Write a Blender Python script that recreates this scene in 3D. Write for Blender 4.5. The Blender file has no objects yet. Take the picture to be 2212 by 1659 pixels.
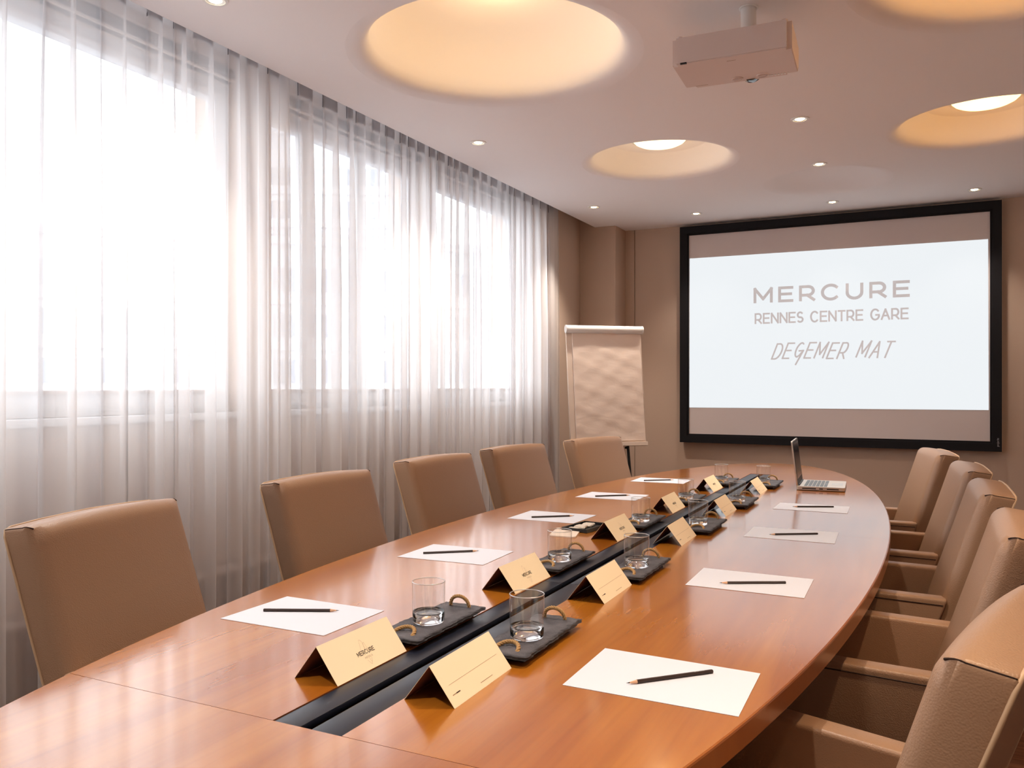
import bpy, bmesh, math, random
from mathutils import Vector, Matrix
from mathutils.geometry import delaunay_2d_cdt
PI = math.pi
random.seed(7)
S = bpy.context.scene
COL = S.collection

# ------------------------------------------------------------------ camera
cam_d = bpy.data.cameras.new('camera')
cam_d.sensor_width = 36.0
cam_d.lens = 1790.0 / 2212.0 * 36.0
cam_d.shift_y = 4.5 / 2212.0
cam_d.clip_end = 1000
cam = bpy.data.objects.new('camera', cam_d)
cam.location = (0, 0, 1.26)
cam.rotation_euler = (PI / 2, 0, math.radians(26.2312))
COL.objects.link(cam)
S.camera = cam

# ------------------------------------------------------------------ look
S.view_settings.view_transform = 'Standard'
S.view_settings.look = 'None'
S.view_settings.gamma = 1.0
S.view_settings.use_curve_mapping = False
S.view_settings.exposure = 1.36
cy = S.cycles
cy.use_denoising = True
cy.max_bounces = 10
cy.diffuse_bounces = 4
cy.glossy_bounces = 4
cy.transmission_bounces = 12
cy.transparent_max_bounces = 24
cy.sample_clamp_indirect = 6.0
cy.blur_glossy = 1.0

# ------------------------------------------------------------------ daylight: overcast sky through the windows
W = bpy.data.worlds.new('overcast_sky')
S.world = W
W.use_nodes = True
bg = W.node_tree.nodes['Background']
bg.inputs['Color'].default_value = (0.95, 0.96, 1.0, 1)
bg.inputs['Strength'].default_value = 2.75
WIN = [(0.55, 2.80), (3.02, 4.36), (4.50, 5.76)]          # window openings along the left wall (y from, y to)
for y0, y1 in [(-1.1, 0.35)] + WIN:
    l = bpy.data.lights.new('window_portal', 'AREA')
    l.shape = 'RECTANGLE'; l.size = 1.45; l.size_y = y1 - y0
    l.cycles.is_portal = True
    o = bpy.data.objects.new('window_portal', l)
    o.location = (-3.02, (y0 + y1) / 2, 1.87)
    o.rotation_euler = (0, -PI / 2, 0)
    COL.objects.link(o)

WARM = (1.0, 0.56, 0.22)
ZT, ZC = 0.74, 2.60                                       # table top, ceiling

# ------------------------------------------------------------------ helpers
def lin(r, g, b):
    f = lambda c: (c / 255 / 12.92) if c / 255 <= 0.04045 else ((c / 255 + 0.055) / 1.055) ** 2.4
    return (f(r), f(g), f(b), 1)

def mat(name, color, rough=0.6, metal=0.0, coat=0.0, coat_rough=0.1, spec=0.5, emit=None, estr=0.0, trans=0.0, ior=1.45, sheen=0):
    m = bpy.data.materials.new(name)
    m.use_nodes = True
    p = m.node_tree.nodes['Principled BSDF']
    p.inputs['Base Color'].default_value = color
    p.inputs['Roughness'].default_value = rough
    p.inputs['Metallic'].default_value = metal
    p.inputs['Coat Weight'].default_value = coat
    p.inputs['Coat Roughness'].default_value = coat_rough
    p.inputs['Specular IOR Level'].default_value = spec
    p.inputs['Transmission Weight'].default_value = trans
    p.inputs['IOR'].default_value = ior
    if sheen: p.inputs['Sheen Weight'].default_value = sheen
    if emit:
        p.inputs['Emission Color'].default_value = emit
        p.inputs['Emission Strength'].default_value = estr
    return m

def nd(m, kind, **kw):
    n = m.node_tree.nodes.new(kind)
    for k, v in kw.items(): setattr(n, k, v)
    return n
def ln(m, a, b): m.node_tree.links.new(a, b)
def pr(m): return m.node_tree.nodes['Principled BSDF']

def noise_bump(m, scale, strength, dist=0.01, vec_scale=(1, 1, 1), kind='noise', detail=3):
    tc = nd(m, 'ShaderNodeTexCoord'); mp = nd(m, 'ShaderNodeMapping')
    mp.inputs['Scale'].default_value = vec_scale
    ln(m, tc.outputs['Object'], mp.inputs['Vector'])
    if kind == 'noise':
        n = nd(m, 'ShaderNodeTexNoise'); n.inputs['Scale'].default_value = scale; n.inputs['Detail'].default_value = detail
        out = n.outputs['Fac']
    else:
        n = nd(m, 'ShaderNodeTexVoronoi'); n.feature = 'SMOOTH_F1'; n.inputs['Scale'].default_value = scale
        out = n.outputs['Distance']
    ln(m, mp.outputs['Vector'], n.inputs['Vector'])
    b = nd(m, 'ShaderNodeBump'); b.inputs['Strength'].default_value = strength; b.inputs['Distance'].default_value = dist
    ln(m, out, b.inputs['Height'])
    ln(m, b.outputs['Normal'], pr(m).inputs['Normal'])
    return mp, n

def color_noise(m, c1, c2, scale, vec_scale=(1, 1, 1), detail=4, lo=0.35, hi=0.65, rot=(0, 0, 0), dist=0.0):
    tc = nd(m, 'ShaderNodeTexCoord'); mp = nd(m, 'ShaderNodeMapping')
    mp.inputs['Scale'].default_value = vec_scale; mp.inputs['Rotation'].default_value = rot
    ln(m, tc.outputs['Object'], mp.inputs['Vector'])
    n = nd(m, 'ShaderNodeTexNoise'); n.inputs['Scale'].default_value = scale; n.inputs['Detail'].default_value = detail
    n.inputs['Distortion'].default_value = dist
    ln(m, mp.outputs['Vector'], n.inputs['Vector'])
    r = nd(m, 'ShaderNodeValToRGB')
    r.color_ramp.elements[0].position = lo; r.color_ramp.elements[0].color = c1
    r.color_ramp.elements[1].position = hi; r.color_ramp.elements[1].color = c2
    ln(m, n.outputs['Fac'], r.inputs['Fac'])
    ln(m, r.outputs['Color'], pr(m).inputs['Base Color'])
    return r

def obj(name, bm, m, parent=None, smooth=False, auto=None):
    me = bpy.data.meshes.new(name)
    bmesh.ops.recalc_face_normals(bm, faces=bm.faces)
    bm.to_mesh(me); bm.free()
    for x in (m if isinstance(m, (list, tuple)) else [m]): me.materials.append(x)
    if smooth or auto:
        me.shade_smooth()
    if auto:
        me.set_sharp_from_angle(angle=math.radians(auto))
    o = bpy.data.objects.new(name, me)
    COL.objects.link(o)
    if parent: o.parent = parent
    return o

def thing(name, label, cat, loc=(0, 0, 0), rz=0.0, group=None, tilt=None):
    o = bpy.data.objects.new(name, None); COL.objects.link(o)
    o.empty_display_size = 0.1
    o.location = loc; o.rotation_euler = (0, 0, rz)
    o['label'] = label; o['category'] = cat
    if group: o['group'] = group
    return o

def tag(o, label, cat, group=None):
    o['label'] = label; o['category'] = cat
    if group: o['group'] = group
    return o

def struct(o):
    o['kind'] = 'structure'; return o

def copy_tree(o, parent=None):
    c = o.copy(); COL.objects.link(c); c.parent = parent
    for ch in list(o.children): copy_tree(ch, c)
    return c

def copy_thing(o, loc, rz, label, group=None):
    c = copy_tree(o)
    c.location = loc; c.rotation_euler = (0, 0, rz); c['label'] = label
    if group: c['group'] = group
    return c

def bx(bm, x0, x1, y0, y1, z0, z1, bev=0.0, seg=2, M=None):
    r = bmesh.ops.create_cube(bm, size=1.0)
    vs = r['verts']
    for v in vs:
        v.co = Vector(((x0 + x1) / 2 + v.co.x * (x1 - x0), (y0 + y1) / 2 + v.co.y * (y1 - y0), (z0 + z1) / 2 + v.co.z * (z1 - z0)))
    if bev > 0:
        es = list({e for v in vs for e in v.link_edges})
        rr = bmesh.ops.bevel(bm, geom=es, offset=bev, segments=seg, affect='EDGES', profile=0.5)
        vs = list({v for f in rr['faces'] for v in f.verts} | {v for v in vs if v.is_valid})
    if M is not None:
        for v in vs: v.co = M @ v.co
    return vs

def box(name, m, parent, x0, x1, y0, y1, z0, z1, bev=0.0, seg=2, smooth=False):
    bm = bmesh.new(); bx(bm, x0, x1, y0, y1, z0, z1, bev, seg)
    return obj(name, bm, m, parent, auto=(40 if bev > 0 else None))

def lathe(bm, prof, n=40, c=(0, 0, 0), close=False):
    rings = []
    for r, z in prof:
        if r < 1e-6: rings.append([bm.verts.new((c[0], c[1], c[2] + z))])
        else: rings.append([bm.verts.new((c[0] + r * math.cos(2 * PI * i / n), c[1] + r * math.sin(2 * PI * i / n), c[2] + z)) for i in range(n)])
    pairs = list(zip(rings, rings[1:])) + ([(rings[-1], rings[0])] if close else [])
    for a, b in pairs:
        if len(a) == 1 and len(b) == 1: continue
        for i in range(n):
            j = (i + 1) % n
            if len(a) == 1: bm.faces.new((a[0], b[i], b[j]))
            elif len(b) == 1: bm.faces.new((a[i], b[0], a[j]))
            else: bm.faces.new((a[i], b[i], b[j], a[j]))
    return rings

def tube(bm, pts, r, n=8, closed=False, caps=True):
    pts = [Vector(p) for p in pts]
    rr = r if isinstance(r, (list, tuple)) else [r] * len(pts)
    up = None; rings = []
    L = len(pts)
    for i, p in enumerate(pts):
        if closed: t = (pts[(i + 1) % L] - pts[i - 1])
        else: t = pts[min(i + 1, L - 1)] - pts[max(i - 1, 0)]
        if t.length < 1e-9: t = Vector((0, 0, 1))
        t.normalize()
        if up is None:
            up = Vector((0, 0, 1)) if abs(t.z) < 0.9 else Vector((1, 0, 0))
        up = up - t * up.dot(t)
        if up.length < 1e-6: up = t.orthogonal()
        up.normalize()
        s = t.cross(up)
        rings.append([bm.verts.new(p + (up * math.cos(2 * PI * k / n) + s * math.sin(2 * PI * k / n)) * rr[i]) for k in range(n)])
    m = L if closed else L - 1
    for i in range(m):
        a, b = rings[i], rings[(i + 1) % L]
        for k in range(n):
            bm.faces.new((a[k], a[(k + 1) % n], b[(k + 1) % n], b[k]))
    if caps and not closed:
        bm.faces.new(rings[0]); bm.faces.new(rings[-1])

def prism(bm, poly, z0, z1):
    a = [bm.verts.new((x, y, z0)) for x, y in poly]; b = [bm.verts.new((x, y, z1)) for x, y in poly]
    bm.faces.new(a); bm.faces.new(b)
    for i in range(len(poly)):
        j = (i + 1) % len(poly); bm.faces.new((a[i], a[j], b[j], b[i]))

# ---- stroke lettering -------------------------------------------------------
def arc(cx, cy_, rx, ry, a0, a1, n=10):
    return [(cx + rx * math.cos(math.radians(a0 + (a1 - a0) * i / n)), cy_ + ry * math.sin(math.radians(a0 + (a1 - a0) * i / n))) for i in range(n + 1)]
GL = {
 'M': (1.05, [[(0, 0), (0, 1), (.5, .22), (1, 1), (1, 0)]]),
 'E': (.78, [[(1, 1), (0, 1), (0, 0), (1, 0)], [(0, .52), (.9, .52)]]),
 'R': (.82, [[(0, 0), (0, 1), (.55, 1)] + arc(.55, .68, .4, .32, 90, -90) + [(0, .36)], [(.5, .36), (1, 0)]]),
 'C': (.95, [arc(.52, .5, .52, .52, 45, 315, 18)]),
 'U': (.85, [[(0, 1), (0, .42)] + arc(.5, .42, .5, .44, 180, 360, 12) + [(1, .42), (1, 1)]]),
 'N': (.88, [[(0, 0), (0, 1), (1, 0), (1, 1)]]),
 'S': (.72, [arc(.5, .74, .45, .27, 40, 270, 10) + arc(.5, .25, .48, .25, 90, -140, 10)]),
 'T': (.82, [[(0, 1), (1, 1)], [(.5, 1), (.5, 0)]]),
 'G': (.98, [arc(.52, .5, .52, .52, 45, 340, 18) + [(1.0, .46), (.62, .46)]]),
 'A': (.95, [[(0, 0), (.5, 1), (1, 0)], [(.2, .36), (.8, .36)]]),
 'D': (.9, [[(0, 0), (0, 1), (.4, 1)] + arc(.4, .5, .6, .5, 90, -90, 12) + [(0, 0)]]),
 'H': (.85, [[(0, 0), (0, 1)], [(1, 0), (1, 1)], [(0, .5), (1, .5)]]),
 'O': (1.0, [arc(.5, .5, .52, .52, 0, 360, 20)]),
 'L': (.7, [[(0, 1), (0, 0), (1, 0)]]),
 'g': (1.0, [arc(.5, .56, .42, .46, 60, 270, 14) + [(.72, .2), (.98, .5)], [(.5, .5), (1.0, .52), (.72, -.40)]]),
 'p': (.6, [[(0, -.4), (0, .7)], arc(.45, .35, .45, .35, 0, 360, 14)]),
 'r': (.4, [[(0, 0), (0, .7)], arc(.5, .35, .5, .35, 170, 70, 6)]),
 'o': (.62, [arc(.5, .35, .5, .35, 0, 360, 14)]),
 'j': (.3, [[(.6, .7), (.6, -.2), (.1, -.4)], [(.6, .95), (.6, 1.0)]]),
 'e': (.62, [[(.05, .37), (1, .37)] + arc(.5, .35, .5, .35, 0, 310, 14)]),
 'c': (.58, [arc(.5, .35, .5, .35, 50, 310, 12)]),
 't': (.4, [[(.45, .95), (.45, .1), (.9, 0)], [(0, .7), (.95, .7)]]),
 'a': (.62, [arc(.45, .35, .45, .35, 0, 360, 14), [(.92, .7), (.92, 0)]]),
}
def ribbon(bm, pts, th, F, dz=0.0):
    """flat stroke of width th in the plane given by F(u, v, lift) -> point"""
    P = [Vector(p) for p in pts]
    for a, b in zip(P, P[1:]):
        d = b - a
        if d.length < 1e-7: continue
        d.normalize(); q = Vector((-d.y, d.x)) * th / 2; e = d * th * 0.42
        c = [a - e + q, a - e - q, b + e - q, b + e + q]
        vs = [bm.verts.new(F(v.x, v.y, dz)) for v in c]
        bm.faces.new(vs)
def text(bm, s, F, u0, v0, width, height, th, gap=0.3, shear=0.0, wob=0.0, space=.55, wscale=1.0, only=None):
    """fit string s into width x height with its lower-left at (u0, v0)"""
    tot = 0
    for i, ch in enumerate(s):
        tot += (space if ch == ' ' else GL[ch][0] * wscale) + (gap if i < len(s) - 1 else 0)
    k = width / tot
    u = u0; n = 0
    rr = random.Random(3)
    for idx, ch in enumerate(s):
        if ch == ' ': u += (space + gap) * k; continue
        w, strokes = GL[ch]; w = w * wscale * k
        dv = wob * height * rr.uniform(-1, 1)
        for st in (strokes if only is None or only == idx else []):
            ribbon(bm, [(u + x * w + shear * y * height, v0 + dv + y * height) for x, y in st], th, F, 0.00002 * (n % 5)); n += 1
        u += w + gap * k

def letters(parent, m, *a, **k):
    """every letter an object of its own"""
    s = a[0]
    for i, ch in enumerate(s):
        if ch == ' ': continue
        bm = bmesh.new(); text(bm, *a, only=i, **k); obj('letter', bm, m, parent)
# ------------------------------------------------------------------ materials
M_wall = mat('wall_fabric_paper', lin(198, 174, 156), 0.85, spec=0.2)
noise_bump(M_wall, 260, 0.25, 0.002, detail=2)
M_wall_bounce = mat('wall_paint_bounce', lin(232, 224, 216), 0.85, spec=0.2)  # unseen walls, pale tone picked to bounce more light onto the ceiling
M_ceil = mat('ceiling_plaster', lin(245, 240, 239), 0.8, spec=0.2)
noise_bump(M_ceil, 60, 0.04, 0.002)
M_ceil2 = mat('recess_plaster', lin(225, 222, 222), 0.8, spec=0.2)
M_floor = mat('carpet', lin(84, 52, 38), 0.95, spec=0.1)
color_noise(M_floor, lin(60, 34, 24), lin(104, 66, 46), 3.0, (1, 14, 1), 6, .3, .7)
M_white_frame = mat('white_window_frame', lin(235, 236, 238), 0.4)
M_sill_wall = mat('window_wall_paint', lin(216, 196, 182), 0.8)
M_rad = mat('radiator_enamel', lin(196, 180, 172), 0.45)
M_black_frame = mat('black_velvet_frame', lin(24, 22, 26), 0.75, spec=0.3)
M_screen = mat('screen_fabric', lin(214, 202, 200), 0.85, spec=0.2)
M_image = mat('projected_light', lin(60, 60, 60), 0.9, spec=0.1, emit=(0.885, 0.925, 0.955, 1), estr=0.37)
M_lett = mat('projected_letters', lin(110, 104, 102), 0.9, spec=0.1, emit=(0.50, 0.45, 0.44, 1), estr=0.37)
M_lett_w = mat('white_print', lin(215, 215, 220), 0.6)
M_print = mat('dark_print', lin(60, 48, 40), 0.7)
M_print_l = mat('pale_print', lin(160, 130, 100), 0.7)

# cherry veneer, grain runs along the table
def wood(name, c1, c2, c3, rot=0.0, rough=0.26, coat=0.9, seed=0.0):
    m = mat(name, c1, rough, coat=coat, coat_rough=0.12, spec=0.3)
    tc = nd(m, 'ShaderNodeTexCoord'); mp = nd(m, 'ShaderNodeMapping')
    mp.inputs['Scale'].default_value = (9.0, 0.75, 0.5)
    mp.inputs['Rotation'].default_value = (0, 0, rot)
    mp.inputs['Location'].default_value = (seed, seed * 1.7, 0)
    ln(m, tc.outputs['Object'], mp.inputs['Vector'])
    n1 = nd(m, 'ShaderNodeTexNoise'); n1.inputs['Scale'].default_value = 1.3; n1.inputs['Detail'].default_value = 5; n1.inputs['Distortion'].default_value = 0.35
    ln(m, mp.outputs['Vector'], n1.inputs['Vector'])
    mp2 = nd(m, 'ShaderNodeMapping'); mp2.inputs['Scale'].default_value = (64, 2.4, 1)
    mp2.inputs['Rotation'].default_value = (0, 0, rot)
    ln(m, tc.outputs['Object'], mp2.inputs['Vector'])
    n2 = nd(m, 'ShaderNodeTexNoise'); n2.inputs['Scale'].default_value = 1.2; n2.inputs['Detail'].default_value = 2
    ln(m, mp2.outputs['Vector'], n2.inputs['Vector'])
    mp3 = nd(m, 'ShaderNodeMapping'); mp3.inputs['Scale'].default_value = (1.2, 1.6, 1)
    ln(m, tc.outputs['Object'], mp3.inputs['Vector'])
    n3 = nd(m, 'ShaderNodeTexNoise'); n3.inputs['Scale'].default_value = 2.2; n3.inputs['Detail'].default_value = 2
    ln(m, mp3.outputs['Vector'], n3.inputs['Vector'])
    r = nd(m, 'ShaderNodeValToRGB'); e = r.color_ramp.elements
    e[0].position = 0.30; e[0].color = c2
    e[1].position = 0.62; e[1].color = c1
    x = e.new(0.80); x.color = c3
    ln(m, n1.outputs['Fac'], r.inputs['Fac'])
    mx = nd(m, 'ShaderNodeMix', data_type='RGBA', blend_type='MULTIPLY'); mx.inputs[0].default_value = 0.55
    r2 = nd(m, 'ShaderNodeValToRGB'); r2.color_ramp.elements[0].position = 0.36; r2.color_ramp.elements[0].color = (.88, .85, .82, 1)
    r2.color_ramp.elements[1].position = 0.52; r2.color_ramp.elements[1].color = (1, 1, 1, 1)
    ln(m, n2.outputs['Fac'], r2.inputs['Fac'])
    ln(m, r.outputs['Color'], mx.inputs[6]); ln(m, r2.outputs['Color'], mx.inputs[7])
    mx2 = nd(m, 'ShaderNodeMix', data_type='RGBA', blend_type='MULTIPLY'); mx2.inputs[0].default_value = 0.5
    r3 = nd(m, 'ShaderNodeValToRGB'); r3.color_ramp.elements[0].position = 0.3; r3.color_ramp.elements[0].color = (.84, .80, .76, 1)
    r3.color_ramp.elements[1].position = 0.7; r3.color_ramp.elements[1].color = (1, 1, 1, 1)
    ln(m, n3.outputs['Fac'], r3.inputs['Fac'])
    ln(m, mx.outputs[2], mx2.inputs[6]); ln(m, r3.outputs['Color'], mx2.inputs[7])
    ln(m, mx2.outputs[2], pr(m).inputs['Base Color'])
    return m
M_wood = wood('cherry_veneer', lin(180, 111, 33), lin(156, 86, 23), lin(194, 126, 42))
M_wood2 = wood('cherry_veneer_end', lin(178, 111, 35), lin(156, 88, 26), lin(191, 125, 43), seed=3.3)
M_edge = wood('cherry_edge', lin(160, 92, 38), lin(128, 68, 26), lin(172, 104, 46), rough=0.35, coat=0.5)
M_wood_dark = mat('dark_base_wood', lin(60, 34, 20), 0.5)

def leather(name, c, rough, bscale=380, bstr=0.28):
    m = mat(name, c, rough, spec=0.45)
    noise_bump(m, bscale, bstr, 0.0016, kind='voronoi')
    return m
M_leather = leather('beige_leather', lin(158, 124, 98), 0.38)
M_leather_seat = leather('beige_leather_seat', lin(158, 126, 102), 0.42)
M_pipe = mat('leather_piping', lin(196, 164, 132), 0.5)
M_seam = mat('dark_seam', lin(52, 30, 20), 0.8)
M_slat = mat('black_anodised_metal', lin(30, 34, 48), 0.36, spec=0.6)
M_trough = mat('black_trough', lin(8, 8, 9), 0.7)
M_paper = mat('white_paper', lin(214, 216, 226), 0.7, spec=0.2)
M_card = mat('cream_card', lin(255, 234, 198), 0.75, spec=0.2)
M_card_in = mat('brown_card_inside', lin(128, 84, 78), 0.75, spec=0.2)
M_pencil = mat('dark_brown_lacquer', lin(58, 44, 40), 0.4)
M_pwood = mat('bare_cedar', lin(224, 176, 140), 0.7)
M_lead = mat('graphite', lin(60, 58, 62), 0.4)
M_slate = mat('slate', lin(62, 62, 68), 0.55, spec=0.4)
color_noise(M_slate, lin(62, 60, 64), lin(100, 97, 102), 26, (1, 1, 1), 6, .35, .7)
_t = nd(M_slate, 'ShaderNodeTexNoise'); _t.inputs['Scale'].default_value = 70; _t.inputs['Detail'].default_value = 6
_b = nd(M_slate, 'ShaderNodeBump'); _b.inputs['Strength'].default_value = 0.9; _b.inputs['Distance'].default_value = 0.003
ln(M_slate, _t.outputs['Fac'], _b.inputs['Height']); ln(M_slate, _b.outputs['Normal'], pr(M_slate).inputs['Normal'])
M_rope = mat('jute_rope', lin(178, 140, 92), 0.85)
M_glass = mat('clear_glass', (1, 1, 1, 1), 0.0, trans=1.0, ior=1.47)
M_silver = mat('silver_laptop_shell', lin(206, 200, 194), 0.35, metal=0.5)
M_keys = mat('grey_keys', lin(110, 118, 126), 0.5)
M_display = mat('dark_display', lin(34, 30, 36), 0.18, spec=0.6)
M_black = mat('black_plastic', lin(20, 20, 22), 0.45)
M_proj = mat('off_white_plastic', lin(224, 208, 202), 0.5)
M_lens = mat('dark_lens', lin(24, 26, 32), 0.08)
M_white = mat('white_metal', lin(238, 234, 230), 0.4)
M_lamp = mat('lit_opal_dome', lin(255, 240, 200), 0.5, emit=(1.0, 0.80, 0.44, 1), estr=1.0)
M_lamp_hot = mat('lit_amber_dome', lin(255, 220, 150), 0.5, emit=(1.0, 0.74, 0.30, 1), estr=1.1)
M_bulb = mat('lit_halogen', lin(255, 240, 200), 0.5, emit=(1.0, 0.80, 0.45, 1), estr=9.0)
M_reflector = mat('lamp_reflector', lin(220, 216, 210), 0.25, metal=0.8)
M_flip = mat('flipchart_board', lin(232, 212, 196), 0.4)
M_flip_paper = mat('flipchart_paper', lin(238, 218, 204), 0.8, spec=0.2)
_n = noise_bump(M_flip_paper, 5.5, 0.32, 0.006, (1, 1, 2.6), detail=5)
_n[1].inputs['Distortion'].default_value = 0.8
M_pad = mat('cream_pad', lin(232, 214, 198), 0.5)
M_foil = mat('pale_wrapping', lin(214, 204, 192), 0.3, spec=0.6)

# sheer fabric: part of the light passes straight, part is scattered both ways
def sheer(name, alpha, col):
    m = bpy.data.materials.new(name); m.use_nodes = True
    nt = m.node_tree; nt.nodes.clear()
    out = nt.nodes.new('ShaderNodeOutputMaterial')
    tr = nt.nodes.new('ShaderNodeBsdfTransparent'); di = nt.nodes.new('ShaderNodeBsdfDiffuse'); tl = nt.nodes.new('ShaderNodeBsdfTranslucent')
    di.inputs['Color'].default_value = col; tl.inputs['Color'].default_value = col
    mx = nt.nodes.new('ShaderNodeMixShader'); mx.inputs[0].default_value = 0.5
    nt.links.new(di.outputs[0], mx.inputs[1]); nt.links.new(tl.outputs[0], mx.inputs[2])
    m2 = nt.nodes.new('ShaderNodeMixShader')
    # at a grazing angle one looks along more threads
    lw = nt.nodes.new('ShaderNodeLayerWeight'); lw.inputs['Blend'].default_value = 0.35
    mr = nt.nodes.new('ShaderNodeMapRange'); mr.inputs['To Min'].default_value = alpha; mr.inputs['To Max'].default_value = min(1, alpha + 0.35)
    nt.links.new(lw.outputs['Facing'], mr.inputs['Value'])
    nt.links.new(mr.outputs[0], m2.inputs[0])
    nt.links.new(tr.outputs[0], m2.inputs[1]); nt.links.new(mx.outputs[0], m2.inputs[2])
    nt.links.new(m2.outputs[0], out.inputs[0])
    return m
M_sheer = sheer('white_voile', 0.60, lin(242, 240, 241))
M_tape_shade = sheer('heading_tape_shade', 0.72, lin(128, 124, 130))  # tape grey also paints in the shaded recess gap behind the curtain top
M_pane = bpy.data.materials.new('window_glass'); M_pane.use_nodes = True
_nt = M_pane.node_tree; _nt.nodes.clear()
_o = _nt.nodes.new('ShaderNodeOutputMaterial'); _tr = _nt.nodes.new('ShaderNodeBsdfTransparent'); _gl = _nt.nodes.new('ShaderNodeBsdfGlossy')
_gl.inputs['Roughness'].default_value = 0.02; _mx = _nt.nodes.new('ShaderNodeMixShader'); _mx.inputs[0].default_value = 0.07
_tr.inputs['Color'].default_value = (0.94, 0.96, 0.96, 1)
_nt.links.new(_tr.outputs[0], _mx.inputs[1]); _nt.links.new(_gl.outputs[0], _mx.inputs[2]); _nt.links.new(_mx.outputs[0], _o.inputs[0])

# ================================================================== ROOM
XE = -2.465            # ceiling edge by the curtains
XR, YN, YF = 1.75, -1.6, 6.86
BOWLS = [  # name, centre, profile (r, dz) from rim inwards
 ('big', (-1.555, 3.0), [(.60, 0), (.575, .002), (.55, .008), (.53, .018), (.515, .034), (.505, .06), (.495, .10), (.475, .16), (.43, .23), (.36, .28), (.25, .315), (.12, .33), (0, .333)]),
 ('mid', (-1.40, 4.84), [(.465, 0), (.445, .002), (.425, .008), (.408, .018), (.395, .034), (.375, .065), (.35, .095), (.32, .12), (.295, .135), (.29, .138), (.15, .139), (0, .139)]),
 ('shallow', (-.55, 5.78), [(.40, 0), (.375, .002), (.35, .007), (.32, .016), (.28, .030), (.23, .047), (.17, .06), (.09, .068), (0, .07)]),
 ('amber', (.30, 4.88), [(.465, 0), (.445, .002), (.425, .008), (.408, .018), (.395, .034), (.375, .065), (.35, .095), (.32, .12), (.295, .135), (.29, .138), (.15, .139), (0, .139)]),
 ('amber_big', (.36, 3.02), [(.60, 0), (.575, .002), (.55, .008), (.53, .018), (.515, .034), (.505, .06), (.495, .10), (.475, .16), (.43, .23), (.36, .28), (.25, .315), (.12, .33), (0, .333)]),
]
def build_ceiling():
    N = 72
    pts = [(XE, YN), (XR, YN), (XR, YF), (XE, YF)]; edges = [(0, 1), (1, 2), (2, 3), (3, 0)]
    for _, (cx, cy_), prof in BOWLS:
        b = len(pts); R = prof[0][0]
        pts += [(cx + R * math.cos(2 * PI * i / N), cy_ + R * math.sin(2 * PI * i / N)) for i in range(N)]
        edges += [(b + i, b + (i + 1) % N) for i in range(N)]
    v, e, f, *_ = delaunay_2d_cdt([Vector(p) for p in pts], edges, [], 0, 1e-5)
    bm = bmesh.new()
    vs = [bm.verts.new((p.x, p.y, ZC)) for p in v]
    for t in f:
        c = sum((v[i] for i in t), Vector((0, 0))) / 3
        if any((c - Vector(ce)).length < pr_[0][0] * 0.9985 and all((v[i] - Vector(ce)).length < pr_[0][0] * 1.001 for i in t) for _, ce, pr_ in BOWLS): continue
        bm.faces.new([vs[i] for i in t])
    # upstand of the ceiling edge at the curtain recess
    a = [bm.verts.new(p) for p in ((XE, YN, ZC), (XE, 6.59, ZC), (XE, 6.59, ZC + .14), (XE, YN, ZC + .14))]
    bm.faces.new(a)
    c = struct(obj('ceiling', bm, M_ceil))
    for nm, (cx, cy_), prof in BOWLS:
        b = bmesh.new(); lathe(b, prof, N, (cx, cy_, ZC))
        o = obj('light_bowl', b, M_ceil, c, smooth=True)
        if nm == 'shallow': o['label'] = 'shallow unlit round hollow in the ceiling'
    # roof above the hollows keeps the daylight out
    b = bmesh.new(); bx(b, -3.3, XR + .2, YN - .2, YF + .2, 3.02, 3.1)
    struct(obj('ceiling_slab', b, M_wall_bounce))
    b = bmesh.new(); bx(b, -2.9, XE - .002, YN, 6.59, 2.735, 2.76)
    struct(obj('ceiling_recess', b, M_ceil2))
build_ceiling()

struct(box('floor', M_floor, None, -2.9, XR, YN, YF, -.05, 0))
struct(box('wall_right', M_wall_bounce, None, XR, XR + .1, YN - .1, YF + .1, 0, 3.0))
struct(box('wall_near', M_wall_bounce, None, -2.9, XR, YN - .1, YN, 0, 3.0))
# far wall made of two papered panels with an open joint
wf = struct(box('wall_far', M_wall, None, -2.9, XR, YF + .012, YF + .1, 0, 3.0))
box('wall_panel', M_wall, wf, -2.9, -2.206, YF, YF + .012, 0, ZC + .1)
box('wall_panel', M_wall, wf, -2.2, XR, YF, YF + .012, 0, ZC + .1)
struct(box('trim_pillar', M_wall, None, -2.61, -2.285, 6.59, YF + .002, 0, ZC + .1, 0.012, 3))
bb = struct(box('baseboard_far', M_wall, None, -2.28, XR, YF - .012, YF - .001, 0, .09, .003))

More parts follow.
